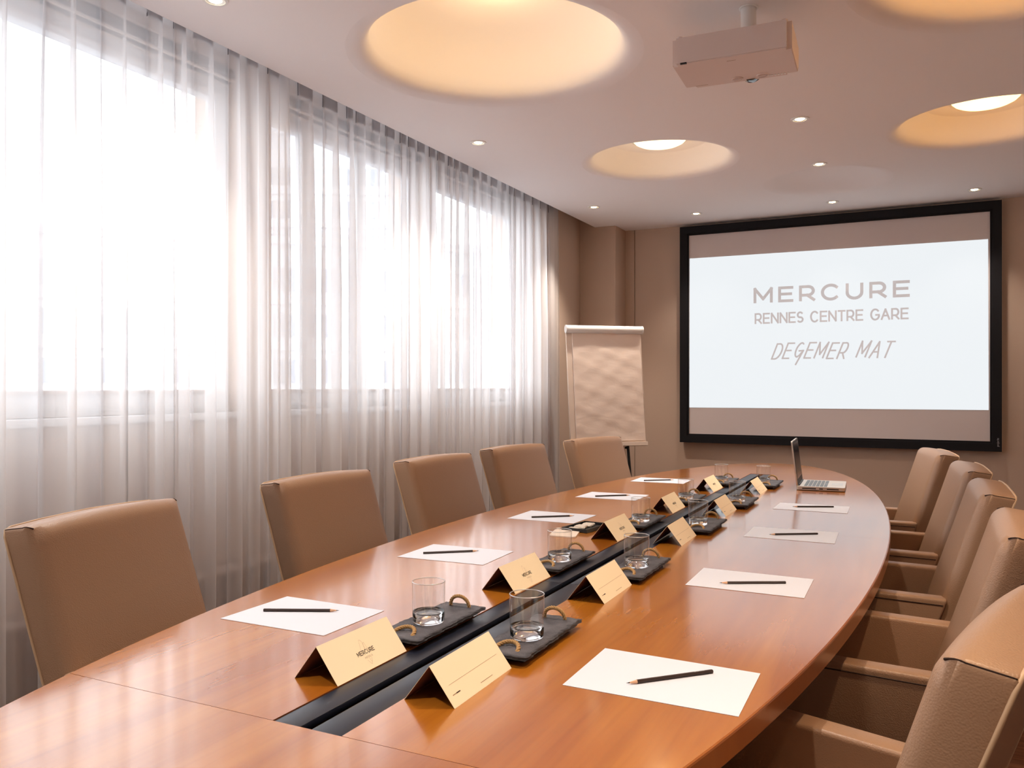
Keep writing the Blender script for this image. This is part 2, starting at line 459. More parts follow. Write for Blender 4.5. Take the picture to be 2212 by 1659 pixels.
# window wall: outer wall with openings, papered return at the far end
bm = bmesh.new()
X0, X1, XI = -3.02, -2.90, -2.76
def wallseg(y0, y1, z0, z1): bx(bm, X0, XI, y0, y1, z0, z1)
OPEN = [(-1.1, 0.35)] + WIN
ys = YN - .1
for y0, y1 in OPEN:
    wallseg(ys, y0, 0, 3.0); wallseg(y0, y1, 0, 1.146); wallseg(y0, y1, 2.62, 3.0); ys = y1
wallseg(ys, YF + .1, 0, 3.0)
struct(obj('wall_left', bm, M_sill_wall))
struct(box('wall_return', M_wall, None, XI, -2.605, 5.84, 6.60, 0, 2.735))
for i, (y0, y1) in enumerate(OPEN):
    wn = bpy.data.objects.new('window_%d' % (i + 1), None); COL.objects.link(wn)
    wn['kind'] = 'structure'; wn.location = (-2.86, (y0 + y1) / 2, 1.146)
    h = (y1 - y0) / 2; H = 2.62 - 1.146
    b = bmesh.new()
    for a in ((-.03, .03, -h, h, 0, .10), (-.03, .03, -h, h, H - .075, H), (-.03, .03, -h, -h + .06, .10, H - .075), (-.03, .03, h - .06, h, .10, H - .075)):
        bx(b, *a, bev=.004)
    obj('window_frame', b, M_white_frame, wn, auto=40)
    if i == 1:
        box('mullion', M_white_frame, wn, -.025, .025, -.03, .03, .10, H - .075, .003)
    if i == 2:
        box('mullion', M_white_frame, wn, -.025, .025, .10, .16, .10, H - .075, .003)
        box('mullion', M_white_frame, wn, -.025, .025, -.36, -.30, .10, H - .075, .003)
    # inner casement bead lines
    b = bmesh.new()
    for a in ((.03, .042, -h + .02, h - .02, H - .05, H - .04), (.03, .042, -h + .02, h - .02, .085, .095)):
        bx(b, *a)
    obj('frame_bead', b, M_rad, wn)
    box('pane', M_pane, wn, -.004, .004, -h + .055, h - .055, .095, H - .07)
    box('window_sill', M_white_frame, wn, .03, .125, -h - .02, h + .02, -.03, 0, .004)
    # roller blind cassette at the head of the window
    box('blind_cassette', M_white_frame, wn, .04, .10, -h, h, H - .0, H + .07, .01)

# radiators under the windows, ribbed fronts
for k, (y0, y1, lab) in enumerate([(.35, 2.05, 'beige ribbed radiator behind the curtain beside the nearest chair'), (2.35, 3.75, 'beige ribbed radiator behind the curtain at the second chair'), (4.0, 5.6, 'beige ribbed radiator behind the curtain between the far windows')]):
    t = thing('radiator', lab, 'radiator', (-2.68, (y0 + y1) / 2, 0), 0, 'radiators behind the curtains')
    h = (y1 - y0) / 2
    box('top_cover', M_rad, t, -.06, .045, -h, h, .455, .478, .006)
    box('panel', M_rad, t, -.04, .01, -h + .01, h - .01, .10, .455, .004)
    b = bmesh.new(); n = int(2 * h / .05)
    for i in range(n):
        yy = -h + .03 + i * (2 * h - .06) / (n - 1)
        bx(b, .008, .03, yy - .012, yy + .012, .12, .44, .005, 1)
    o = obj('fin', b, M_rad, t); o['kind'] = 'stuff'
    for s in (-1, 1): box('foot', M_rad, t, -.02, .02, s * (h - .12) - .02, s * (h - .12) + .02, 0, .11)

# ------------------------------------------------------------------ sheer curtains
def curtain(y0, y1, label, seed, xo=-2.555, zt=2.715, period=.125):
    rd = random.Random(seed)
    t = thing('sheer_curtain', label, 'curtain', (xo, (y0 + y1) / 2, 0), 0, 'white sheer curtains along the window wall')
    yc = (y0 + y1) / 2
    nf = max(3, int(round((y1 - y0) / period)))
    # irregular fold widths and depths
    ws = [rd.uniform(.55, 1.5) for _ in range(nf)]; s = sum(ws); ws = [w / s * (y1 - y0) for w in ws]
    amps = [rd.uniform(.5, 1.25) for _ in range(nf)]; over = [rd.uniform(.35, 1.25) for _ in range(nf)]
    drift = [rd.uniform(-.03, .03) for _ in range(nf)]
    PER = 18
    rows = [0.02, .25, .5, .75, 1.0, 1.25, 1.5, 1.75, 2.0, 2.2, 2.36, 2.48, 2.56, 2.62, 2.66, zt]
    base = []
    acc = y0 - yc
    for i in range(nf):
        for k in range(PER):
            u = k / PER
            base.append((i, u, acc))
        acc += ws[i]
    base.append((nf - 1, 1.0, acc - ws[-1]))
    def pt(i, u, a, z):
        f = min(1.0, (zt - z) / .9)              # folds open out below the heading
        ph = 2 * PI * u
        j = (i + 1) % nf
        am = (amps[i] * (1 - u) + amps[j] * u) if i < nf - 1 else amps[i]
        ov = (over[i] * (1 - u) + over[j] * u) if i < nf - 1 else over[i]
        dr = (drift[i] * (1 - u) + drift[j] * u) if i < nf - 1 else drift[i]
        ends = min(1, ((u + i) + .12) / 1.2, ((nf - i - u) + .12) / 1.2)
        A = (.013 + .009 * f) * am * ends
        B = ws[i] * .20 * ov * (.75 + .45 * f)
        x = A * math.sin(ph) + .008 * math.sin(2.3 * ph + i) * f
        y = a + ws[i] * u - B * math.sin(2 * ph) + dr * f * .7
        return (x, y, z)
    bm = bmesh.new()
    grid = [[bm.verts.new(pt(i, u, a, z)) for (i, u, a) in base] for z in rows]
    for r0, r1 in zip(grid, grid[1:]):
        for k in range(len(base) - 1): bm.faces.new((r0[k], r0[k + 1], r1[k + 1], r1[k]))
    me = obj('voile', bm, M_sheer, t, smooth=True)
    # gathered heading tape, sewn on the window side, its grey painting in shade between the pleats
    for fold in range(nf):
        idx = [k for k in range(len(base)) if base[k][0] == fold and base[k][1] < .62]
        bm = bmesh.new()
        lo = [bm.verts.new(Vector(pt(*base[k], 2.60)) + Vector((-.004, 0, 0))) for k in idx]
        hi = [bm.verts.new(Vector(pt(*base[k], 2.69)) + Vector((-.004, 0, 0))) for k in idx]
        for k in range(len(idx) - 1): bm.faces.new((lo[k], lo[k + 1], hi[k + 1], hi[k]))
        obj('heading_tape', bm, M_tape_shade, t, smooth=True)
    # hem
    bm = bmesh.new()
    lo = [bm.verts.new(Vector(pt(i, u, a, 0.021)) + Vector((-.003, 0, 0))) for (i, u, a) in base]
    hi = [bm.verts.new(Vector(pt(i, u, a, .11)) + Vector((-.003, 0, 0))) for (i, u, a) in base]
    for k in range(len(base) - 1): bm.faces.new((lo[k], lo[k + 1], hi[k + 1], hi[k]))
    obj('hem', bm, M_sheer, t, smooth=True)
    return t
curtain(-1.5, 2.86, 'near white sheer curtain, filling the left of the picture', 11, -2.512, period=.17)
curtain(2.81, 6.05, 'far white sheer curtain, ending beside the flipchart', 23, -2.575, period=.13)
tr = struct(box('trim_curtain_rail', M_white_frame, None, -2.575, -2.535, YN + .05, 6.3, 2.716, 2.734))

# ------------------------------------------------------------------ outside
gm = mat('street_asphalt', lin(120, 122, 126), 0.9)
b = bmesh.new(); bx(b, -300, -3.4, -150, 300, -12.1, -12)
struct(obj('ground_street', b, gm))
M_fac = mat('pale_facade', lin(205, 208, 215), 0.8)
M_bwin = mat('building_window_glass', lin(140, 146, 156), 0.5)
def building(label, cx, cyy, rz, w, d, h0, h1, cols, rows, wz0, dz, ww, wh):
    t = thing('office_building', label, 'building', (cx, cyy, h0), rz)
    H = h1 - h0
    box('facade', M_fac, t, -w / 2, w / 2, 0, d, 0, H)
    box('roof_edge', M_fac, t, -w / 2 - .3, w / 2 + .3, -.3, d + .3, H, H + .5)
    proto = None
    for r in range(rows):
        box('floor_band', M_fac, t, -w / 2, w / 2, -.25, 0, wz0 - h0 + r * dz - .9, wz0 - h0 + r * dz - .55)
        for c in range(cols):
            x = -w / 2 + w * (c + .5) / cols
            if proto is None:
                b = bmesh.new(); bx(b, -ww / 2, ww / 2, -.12, 0, 0, wh)
                proto = obj('window', b, M_bwin, t); o = proto
            else:
                o = proto.copy(); COL.objects.link(o); o.parent = t
            o.location = (x, 0, wz0 - h0 + r * dz)
fx = lambda dist, px: (dist * (-.442) + (px - 1106) / 1790 * dist * .897, dist * .897 + (px - 1106) / 1790 * dist * .442)
c = fx(52, 330)
building('long pale building with window bands across the street', c[0], c[1], math.radians(42), 60, 12, -12, 10.5, 26, 6, -7.5, 3.0, 1.5, 1.5)
c = fx(75, 640)
building('tall pale tower block seen faintly through the middle curtain', c[0], c[1], math.radians(30), 22, 14, -12, 24, 8, 10, -7.5, 3.0, 1.7, 1.5)

# ================================================================== SCREEN
t = thing('projection_screen', 'large wall-mounted projection screen in a wide black frame', 'screen', (-.637, YF, .795))
ox, oz = .637, -.795
def F_screen(y):
    return lambda u, v, l: Vector((u + ox, y - l, v + oz))
X0_, X1_, Z0_, Z1_, bw = -1.790, .517, .795, 2.577, .071
def bar(pts):
    bm = bmesh.new()
    fr = [bm.verts.new((x + ox, -.078, z + oz)) for x, z in pts]; bk = [bm.verts.new((x + ox, -.03, z + oz)) for x, z in pts]
    bm.faces.new(fr); bm.faces.new(bk)
    for i in range(4): bm.faces.new((fr[i], fr[(i + 1) % 4], bk[(i + 1) % 4], bk[i]))
    # chamfer on the picture side
    a, b_ = fr[2], fr[3]
    bmesh.ops.bevel(bm, geom=[e for e in bm.edges if set(e.verts) == {fr[2], fr[3]}], offset=.014, segments=2, affect='EDGES')
    return bm
i0, i1, k0, k1 = X0_ + bw, X1_ - bw, Z0_ + bw, Z1_ - bw
for pts in ([(X0_, Z0_), (X1_, Z0_), (i1, k0), (i0, k0)], [(X1_, Z1_), (X0_, Z1_), (i0, k1), (i1, k1)],
            [(X0_, Z1_), (X0_, Z0_), (i0, k0), (i0, k1)], [(X1_, Z0_), (X1_, Z1_), (i1, k1), (i1, k0)]):
    obj('frame_bar', bar(pts), M_black_frame, t)
box('screen_fabric', M_screen, t, i0 + ox - .004, i1 + ox + .004, -.050, -.040, k0 + oz - .004, k1 + oz + .004)
bm = bmesh.new()
q = [(-1.716, 1.083), (.438, 1.089), (.434, 2.309), (-1.714, 2.316)]
a = [bm.verts.new((x + ox, -.052, z + oz)) for x, z in q]; b_ = [bm.verts.new((x + ox, -.0502, z + oz)) for x, z in q]
bm.faces.new(a); bm.faces.new(b_)
for i in range(4): bm.faces.new((a[i], a[(i + 1) % 4], b_[(i + 1) % 4], b_[i]))
pi_ = obj('projected_image', bm, M_image, t); pi_['label'] = 'bright projected welcome slide with grey lettering'
FS = lambda u, v, l: Vector((u + ox, -.0530 - l, v + oz))
letters(pi_, M_lett, 'MERCURE', FS, -1.187, 1.932, 1.108, .103, .022, gap=.52)
letters(pi_, M_lett, 'RENNES CENTRE GARE', FS, -1.183, 1.762, 1.10, .074, .0130, gap=.34, space=.42)
letters(pi_, M_lett, 'DEgEMER MAT', FS, -1.058, 1.478, .845, .118, .0120, gap=.46, shear=.38, wob=.05, space=.55)
FV = lambda u, v, l: Vector((.4985 - v + ox, -.0785 - l, u + oz))
bm = bmesh.new(); text(bm, 'projecta', FV, .832, 0, .058, .012, .0018, gap=.2); obj('maker_lettering', bm, M_lett_w, t)

# ================================================================== PROJECTOR
ang = math.radians(2.3)
t = thing('ceiling_projector', 'off-white projector hanging from the ceiling on a round pole', 'projector', (-.546, 3.004, ZC), ang)
b = bmesh.new(); lathe(b, [(0, 0), (.033, 0), (.033, -.003), (.028, -.005)], 32); obj('mounting_plate', b, M_white, t, auto=40)
b = bmesh.new(); lathe(b, [(.0265, -.002), (.0265, -.145)], 32); obj('pole', b, M_white, t, smooth=True)
bw_, y0_, y1_, zb, zt_ = .199, -.158, .118, -.223, -.131
bm = bmesh.new()
vs = bx(bm, -.238, .160, y0_, y1_, zb, zt_)
ed = [e for e in bm.edges if abs(e.verts[0].co.x - e.verts[1].co.x) < 1e-6 and abs(e.verts[0].co.y - e.verts[1].co.y) < 1e-6]
bmesh.ops.bevel(bm, geom=ed, offset=.016, segments=2, affect='EDGES')
ed = [e for e in bm.edges if abs(e.verts[0].co.z - zb) < 1e-5 and abs(e.verts[1].co.z - zb) < 1e-5 and len(e.link_faces) == 2 and e.verts[0].co.y > .08 and e.verts[1].co.y > .08]
bmesh.ops.bevel(bm, geom=ed, offset=.020, segments=5, affect='EDGES')
ed = [e for e in bm.edges if abs(e.verts[0].co.z - zb) < 1e-5 and abs(e.verts[1].co.z - zb) < 1e-5 and e.calc_face_angle(0) > .5]
bmesh.ops.bevel(bm, geom=ed, offset=.003, segments=2, affect='EDGES')
obj('body', bm, M_proj, t, auto=35)
for xx in (-.048, .04):
    bm = bmesh.new(); lathe(bm, [(.021, .001), (.021, -.0015), (.017, -.003), (.0165, -.001), (0, -.001)], 28, (xx, .062, zb)); bx(bm, xx - .016, xx + .016, .060, .064, zb - .005, zb, .001, 1)
    obj('focus_dial', bm, M_proj, t, auto=40)
bm = bmesh.new()
lathe(bm, [(0, .03), (.026, .024), (.034, .008), (.038, 0), (.038, -.03)], 32)
for v in bm.verts: v.co = Vector((-.003 + v.co.x, y1_ + v.co.z - .004, zb + .034 + v.co.y))
obj('lens', bm, M_lens, t, smooth=True)
bm = bmesh.new(); bx(bm, -.208, -.186, y0_ - .0015, y0_ + .006, zb - .0008, zb + .004); obj('cable_slot', bm, M_black, t)
bm = bmesh.new()
for k in range(5): bx(bm, .080 + k * .011, .086 + k * .011, .070, .082 - .002 * (k % 2), zb - .0012, zb + .001)
bx(bm, .058, .075, .072, .080, zb - .0012, zb + .001)
obj('button_row', bm, M_white, t)
FP = lambda u, v, l: Vector((u, v, zb - .0006 - l))
bm = bmesh.new()
for u0, n in ((-.20, 9), (-.055, 6)):
    for k in range(n): ribbon(bm, [(u0 + k * .005, .075 if n == 9 else -.12), (u0 + k * .005 + .003, .075 if n == 9 else -.12)], .003, FP)
obj('printed_marks', bm, M_print_l, t)
for xx, yy in ((-.215, -.13), (.135, -.13)):
    bm = bmesh.new(); lathe(bm, [(0, .012), (.010, .012), (.012, 0)], 20, (xx, yy, zt_)); obj('foot', bm, M_proj, t, auto=40)

# ================================================================== CEILING LAMPS
def dome(label, c, z, r, drop, m, power, grp, col=(1.0, .68, .34)):
    t = thing('dome_lamp', label, 'ceiling light', (c[0], c[1], z), 0, grp)
    b = bmesh.new(); lathe(b, [(r, 0), (r * 1.0, -drop * .15), (r * .93, -drop * .45), (r * .78, -drop * .72), (r * .5, -drop * .93), (0, -drop)], 48)
    obj('glass_dome', b, m, t, smooth=True)
    b = bmesh.new(); lathe(b, [(r + .012, 0), (r + .012, -.008), (r + .001, -.008), (r + .001, 0)], 48); obj('rim_ring', b, M_ceil2, t, auto=40)
    if power:
        l = bpy.data.lights.new('dome_lamp_light', 'POINT'); l.energy = power; l.color = col; l.shadow_soft_size = .06
        o = bpy.data.objects.new('dome_lamp_light', l); o.location = (0, 0, -drop - .065); COL.objects.link(o); o.parent = t
G = 'round opal lamps in the ceiling hollows'
dome('lit opal dome lamp in the ceiling hollow left of the projector', (-1.40, 4.84), ZC + .138, .155, .042, M_lamp, .62, G)
dome('lit amber dome lamp in the ceiling hollow at the right edge', (.30, 4.88), ZC + .138, .155, .042, M_lamp_hot, .8, G, (1.0, .47, .10))
dome('dome lamp inside the biggest ceiling hollow near the camera', (-1.555, 3.0), ZC + .332, .15, .04, M_lamp, 1.5, G)
dome('dome lamp inside the amber ceiling hollow at the top right corner', (.36, 3.02), ZC + .332, .15, .04, M_lamp_hot, 1.4, G, (1.0, .47, .10))

DL = [(-.542, 4.367, 'recessed spotlight right of the projector, nearest on the middle line'),
      (-.546, 5.302, 'recessed spotlight just before the shallow ceiling hollow'),
      (-.574, 6.436, 'recessed spotlight between the shallow hollow and the screen'),
      (-1.56, 6.40, 'recessed spotlight above the left corner of the screen'),
      (-2.19, 5.831, 'recessed spotlight above the flipchart by the curtain edge'),
      (-2.182, 4.008, 'recessed spotlight by the curtain, left of the lit ceiling hollow'),
      (-2.195, 2.125, 'recessed spotlight cut by the top edge of the picture by the curtain'),
      (.331, 6.455, 'recessed spotlight above the right corner of the screen'),
      (.36, 1.75, 'recessed spotlight above the nearest armchair, out of the picture'), (.36, .2, 'recessed spotlight to the right of the camera'), (-.55, 1.9, 'recessed spotlight over the near half of the table, out of the picture'), (-.55, .3, 'recessed spotlight over the near end of the table, out of the picture'), (-2.19, .3, 'recessed spotlight by the curtain, nearest the camera'), (1.2, 2.9, 'recessed spotlight near the right wall, behind the armchairs'), (1.2, 5.0, 'recessed spotlight near the right wall, towards the screen')]
proto = None
for x, y, lab in DL:
    lab2 = lab or 'recessed spotlight out of the picture'
    if proto is None:
        t = thing('recessed_spotlight', lab2, 'ceiling light', (x, y, ZC), 0, 'small recessed ceiling spotlights')
        b = bmesh.new(); lathe(b, [(.031, -.001), (.033, -.0045), (.044, -.004), (.045, 0), (.045, .001)], 32); obj('trim_ring', b, M_white, t, auto=50)
        b = bmesh.new(); lathe(b, [(.032, -.0035), (.030, -.0025), (.022, -.0015)], 32); obj('reflector', b, M_reflector, t, smooth=True)
        b = bmesh.new(); lathe(b, [(.0225, -.0018), (.016, -.005), (0, -.0065)], 24); obj('lamp_bulb', b, M_bulb, t, smooth=True)
        proto = t
    else:
        t = copy_thing(proto, (x, y, ZC), 0, lab2)
    l = bpy.data.lights.new('spot_beam', 'SPOT'); l.energy = 31; l.color = (1.0, .88, .76); l.spot_size = math.radians(95); l.spot_blend = .8; l.shadow_soft_size = .03
    o = bpy.data.objects.new('spot_beam', l); o.location = (x, y, ZC - .03); COL.objects.link(o)
    if x > .3 and y < 6: l.energy = 28; l.color = (1.0, .72, .46); l.spot_size = math.radians(85)
    if y > 6: l.energy = 12

# ================================================================== TABLE
TCX, TCY, TA, TB = -.852, 2.985, .761, 2.79
t = thing('conference_table', 'long oval polished cherry conference table with a black cable channel', 'table', (TCX, TCY, 0))
RIM = [(.004, ZT), (.001, ZT - .0012), (0, ZT - .004), (0, ZT - .038), (.002, ZT - .041), (.038, ZT - .068)]
def xe(y, ins):
    v = 1 - ((y - TCY) / (TB - ins)) ** 2
    return (TA - ins) * math.sqrt(max(0, v))
def panel(kind, y0, y1, g=.0006, x_in=None):
    N = 40
    bm = bmesh.new(); rings = []
    for ins, z in RIM:
        pts = []
        if kind in ('near', 'far'):
            yc = y1 - g if kind == 'near' else y0 + g
            s = -1 if kind == 'near' else 1
            th = math.acos(min(1, abs(yc - TCY) / (TB - ins)))
            for i in range(N + 1):
                a = -th + 2 * th * i / N
                pts.append(((TA - ins) * math.sin(a), s * (TB - ins) * math.cos(a)))
        else:
            s = -1 if kind == 'left' else 1
            for i in range(N + 1):
                y = (y0 + g) + (y1 - y0 - 2 * g) * i / N
                pts.append((s * xe(y, ins), y - TCY))
            pts += [(x_in - TCX, y1 - g - TCY), (x_in - TCX, y0 + g - TCY)]
        rings.append([bm.verts.new((x, y, z)) for x, y in pts])
    for a, b in zip(rings, rings[1:]):
        for i in range(len(a)):
            j = (i + 1) % len(a); f = bm.faces.new((a[i], a[j], b[j], b[i]))
            f.material_index = 1
    bm.faces.new(rings[0]); f = bm.faces.new(rings[-1]); f.material_index = 1
    bmesh.ops.triangulate(bm, faces=[f for f in bm.faces if len(f.verts) > 4])
    return bm
XL, XRt, YS0, YSM, YS1 = -.904, -.771, .992, 3.081, 5.04
o = obj('tabletop_panel', panel('near', 0, YS0), [M_wood2, M_edge], t); o['label'] = 'rounded near end panel of the tabletop'
o = obj('tabletop_panel', panel('far', YS1, 0), [M_wood2, M_edge], t); o['label'] = 'rounded far end panel of the tabletop'
for y0, y1 in ((YS0, YSM), (YSM, YS1)):
    obj('tabletop_panel', panel('left', y0, y1, x_in=XL), [M_wood, M_edge], t)
    obj('tabletop_panel', panel('right', y0, y1, x_in=XRt), [M_wood, M_edge], t)
bm = bmesh.new()
bx(bm, XL - TCX - .002, XRt - TCX + .002, YS0 - TCY, YS1 - TCY, ZT - .075, ZT - .060)
obj('cable_channel', bm, M_trough, t)
js = [YS0 + .001, 2.03, YSM, 4.06, YS1 - .001]
for y0, y1 in zip(js, js[1:]):
    for x0, x1 in ((XL + .001, -.852), (-.830, XRt - .001)):
        box('cable_flap', M_slat, t, x0 - TCX, x1 - TCX, y0 + .0008 - TCY, y1 - .0008 - TCY, ZT - .0135, ZT - .0015, .0012, 2)
for yy in (1.15, 2.985, 4.82):
    box('pedestal', M_wood_dark, t, -.22, .22, yy - .05 - TCY, yy + .05 - TCY, .03, ZT - .068, .006)
    box('foot_plate', M_wood_dark, t, -.32, .32, yy - .09 - TCY, yy + .09 - TCY, 0, .03, .006)
box('stretcher_beam', M_wood_dark, t, -.03, .03, 1.15 - TCY, 4.82 - TCY, .30, .45, .006)

# ================================================================== CHAIRS
# local frame: +X looks to the table, Y across, origin under the top front edge of the backrest
LEAN = math.tan(math.radians(17))
def back_u(z):                    # forward position of the front face of the backrest at height z
    d = .945 - z
    return LEAN * d + .035 * d * d
def make_chair():
    t = thing('conference_chair', 'x', 'chair', (0, 0, 0))
    HW, TH, ZB, ZTp = .252, .088, .40, .945
    bm = bmesh.new()
    bx(bm, -TH, 0, -HW, HW, ZB, ZTp)
    def edges(f): return [e for e in bm.edges if f(e.verts[0].co) and f(e.verts[1].co)]
    # soft front corners and top roll, crisper rear
    es = [e for e in edges(lambda c: abs(c.x) < 1e-5) if (e.verts[0].co.z > ZB + .01 or e.verts[1].co.z > ZB + .01)]
    bmesh.ops.bevel(bm, geom=es, offset=.032, segments=6, affect='EDGES', profile=.5)
    es = [e for e in bm.edges if abs(e.verts[0].co.z - ZTp) < 1e-4 and abs(e.verts[1].co.z - ZTp) < 1e-4 and abs(abs(e.verts[0].co.y) - abs(e.verts[1].co.y)) < 1e-4 and abs(e.verts[0].co.y - e.verts[1].co.y) < 1e-4]
    bmesh.ops.bevel(bm, geom=es, offset=.010, segments=3, affect='EDGES', profile=.5)
    es = [e for e in edges(lambda c: abs(c.x + TH) < 1e-4)]
    bmesh.ops.bevel(bm, geom=es, offset=.006, segments=2, affect='EDGES', profile=.5)
    for k in range(1, 12):
        zc = ZB + (ZTp - ZB) * k / 12
        bmesh.ops.bisect_plane(bm, geom=bm.verts[:] + bm.edges[:] + bm.faces[:], plane_co=(0, 0, zc), plane_no=(0, 0, 1))
    for k in range(1, 10):
        yc = -HW + 2 * HW * k / 10
        bmesh.ops.bisect_plane(bm, geom=bm.verts[:] + bm.edges[:] + bm.faces[:], plane_co=(0, yc, 0), plane_no=(0, 1, 0))
    from mathutils.bvhtree import BVHTree
    bvh = BVHTree.FromBMesh(bm)
    def deform(c):
        w = max(0, (c.x + TH) / TH)                     # 1 on the front face
        puff = .012 * w * (1 - (c.y / HW) ** 2) * math.sin(PI * min(1, max(0, (c.z - ZB) / (ZTp - ZB)))) ** .5
        crown = .010 * (1 - (c.y / HW) ** 2) * max(0, (c.z - .80) / .145)
        nx = c.x + back_u(c.z) + puff + (1 - w) * .035 * max(0, (.945 - c.z)) * 0.4
        nz = c.z + crown - (1 - w) * 0.012 * max(0, (c.z - .80) / .145)
        ny = c.y * (1 - .02 * max(0, (c.z - .7)))
        return Vector((nx, ny, nz))
    for v in bm.verts: v.co = deform(v.co)
    back = obj('backrest', bm, M_leather, t, auto=60)
    # piping round the rear panel, seams over the top corners
    pts = [deform(Vector((-TH + .001, s, z))) for s, z in
           [(-HW, ZB + .02), (-HW, .5), (-HW, .6), (-HW, .7), (-HW, .8), (-HW, .88), (-HW + .001, .925), (-HW + .006, .940), (-HW + .022, .945), (-.15, .945), (0, .945), (.15, .945), (HW - .022, .945), (HW - .006, .940), (HW - .001, .925), (HW, .88), (HW, .8), (HW, .7), (HW, .6), (HW, .5), (HW, ZB + .02)]]
    bm = bmesh.new(); tube(bm, pts, .0032, 6); obj('piping', bm, M_pipe, back, smooth=True)
    for s in (-1, 1):
        pts = []
        for x in [-.084, -.078, -.070, -.060, -.050, -.040, -.032, -.026, -.020, -.014, -.010]:
            hit, nn, _, _ = bvh.ray_cast(Vector((x, s * (HW + .030), .975)), Vector((0, -s, -1)).normalized())
            if hit is not None: pts.append(deform(hit + nn * .0006))
        bm = bmesh.new(); tube(bm, pts, [.0010] * (len(pts) - 2) + [.0014, .0018], 6); obj('corner_seam', bm, M_seam, back, smooth=True)
    # seat
    bm = bmesh.new(); bx(bm, .09, .60, -.203, .203, .335, .475, .03, 5)
    obj('seat', bm, M_leather_seat, t, auto=60)
    # closed leather arms
    for s in (-1, 1):
        bm = bmesh.new()
        y0, y1 = sorted((s * .204, s * .264))
        bx(bm, 0, .60, y0, y1, .22, .622, .010, 3)
        for v in bm.verts:
            if v.co.x < .1: v.co.x = back_u(v.co.z) - .012 + v.co.x * .8
            else: v.co.x -= .10 * (.635 - v.co.z) * .3
            if v.co.x > .3: v.co.z += .012 * (v.co.z > .5)
        arm = obj('armrest', bm, M_leather, t, auto=50)
        ye = s * .2645
        pts = [(back_u(.62) + .0, ye, .6035), (.30, ye, .6095), (.585, ye, .6155)]
        bm = bmesh.new(); tube(bm, pts, .0016, 5); obj('stitching', bm, M_seam, arm)
    box('base_rail', M_leather_seat, t, .06, .56, -.203, .203, .22, .335, .008)
    for x in (.06, .50):
        for y in (-.243, .243):
            bm = bmesh.new(); bx(bm, x - .022, x + .022, y - .022, y + .022, 0, .235, .003, 1)
            for v in bm.verts:
                k = .72 + .28 * v.co.z / .235; v.co.x = x + (v.co.x - x) * k; v.co.y = y + (v.co.y - y) * k
            obj('leg', bm, M_wood_dark, t)
    return t
chair = make_chair()
CH = [  # top front edge centre, facing angle (deg, 0 = +X), label
 ((-1.838, 1.445), -10 + 0, 'beige leather chair, nearest on the curtain side'),
 ((-1.880, 2.350), 1.4, 'beige leather chair, second from the camera on the curtain side'),
 ((-1.922, 3.200), 3.8, 'beige leather chair in the middle of the curtain side'),
 ((-1.893, 3.945), 8.5, 'beige leather chair, fourth from the camera on the curtain side'),
 ((-1.745, 4.740), 15, 'beige leather chair standing in front of the flipchart'),
 ((.080, 1.345), 180 - 14.6, 'beige leather armchair, nearest at the right, showing its stitched top corner'),
 ((.168, 2.285), 180 - 1.7, 'beige leather armchair, second from the camera on the right'),
 ((.160, 3.055), 180 + 1, 'beige leather armchair in the middle of the right side'),
 ((.137, 3.785), 180 + 4, 'beige leather armchair, fourth from the camera on the right'),
 ((.034, 4.565), 180 + 10, 'beige leather armchair, farthest on the right, under the screen corner')]
for i, ((x, y), a, lab) in enumerate(CH):
    g = 'chairs on the curtain side' if i < 5 else 'armchairs on the right side'
    ra = -a if i < 5 else a
    # facing direction: left row looks to +X, right row to -X
    rz = math.radians(-a) if i < 5 else math.radians(a)
    if i == 0:
        c = chair; c.location = (x, y, 0); c.rotation_euler = (0, 0, rz); c['label'] = lab; c['group'] = g
    else: c = copy_thing(chair, (x, y, 0), rz, lab, g)

# ================================================================== THINGS ON THE TABLE
ORD_L = ['nearest', 'second', 'third', 'fourth', 'farthest']
def quad_sheet(name, pts, z, th, m, parent=None, curl=0.0):
    c = sum((Vector(p) for p in pts), Vector((0, 0))) / len(pts)
    bm = bmesh.new(); prism(bm, [(p[0] - c.x, p[1] - c.y) for p in pts], 0, th)
    o = obj(name, bm, m, parent); o.location = (c.x, c.y, z)
    return o
PAP = {
 'L': [((-1.403, 1.373), (-1.113, 1.373), (-1.112, 1.588), (-1.402, 1.590)), ((-1.428, 2.108), (-1.138, 2.120), (-1.146, 2.339), (-1.434, 2.328)),
       ((-1.455, 2.912), (-1.176, 2.913), (-1.168, 3.140), (-1.457, 3.138)), ((-1.450, 3.614), (-1.160, 3.617), (-1.160, 3.832), (-1.447, 3.826)),
       ((-1.420, 4.341), (-1.130, 4.352), (-1.136, 4.567), (-1.425, 4.553))],
 'R': [((-.558, 1.331), (-.256, 1.325), (-.259, 1.541), (-.560, 1.554)), ((-.551, 2.142), (-.255, 2.136), (-.257, 2.356), (-.555, 2.366)),
       ((-.548, 2.923), (-.253, 2.918), (-.260, 3.150), (-.551, 3.142)), ((-.560, 3.636), (-.267, 3.630), (-.272, 3.846), (-.560, 3.842))]}
PEN = {
 'L': [((-1.198, 1.533), (-1.357, 1.459)), ((-1.241, 2.283), (-1.377, 2.176)), ((-1.236, 3.068), (-1.372, 2.962)), ((-1.231, 3.767), (-1.367, 3.657)), ((-1.219, 4.487), (-1.353, 4.385))],
 'R': [((-.459, 1.377), (-.336, 1.506)), ((-.472, 2.190), (-.318, 2.270)), ((-.471, 2.982), (-.323, 3.070)), ((-.488, 3.715), (-.336, 3.785))]}
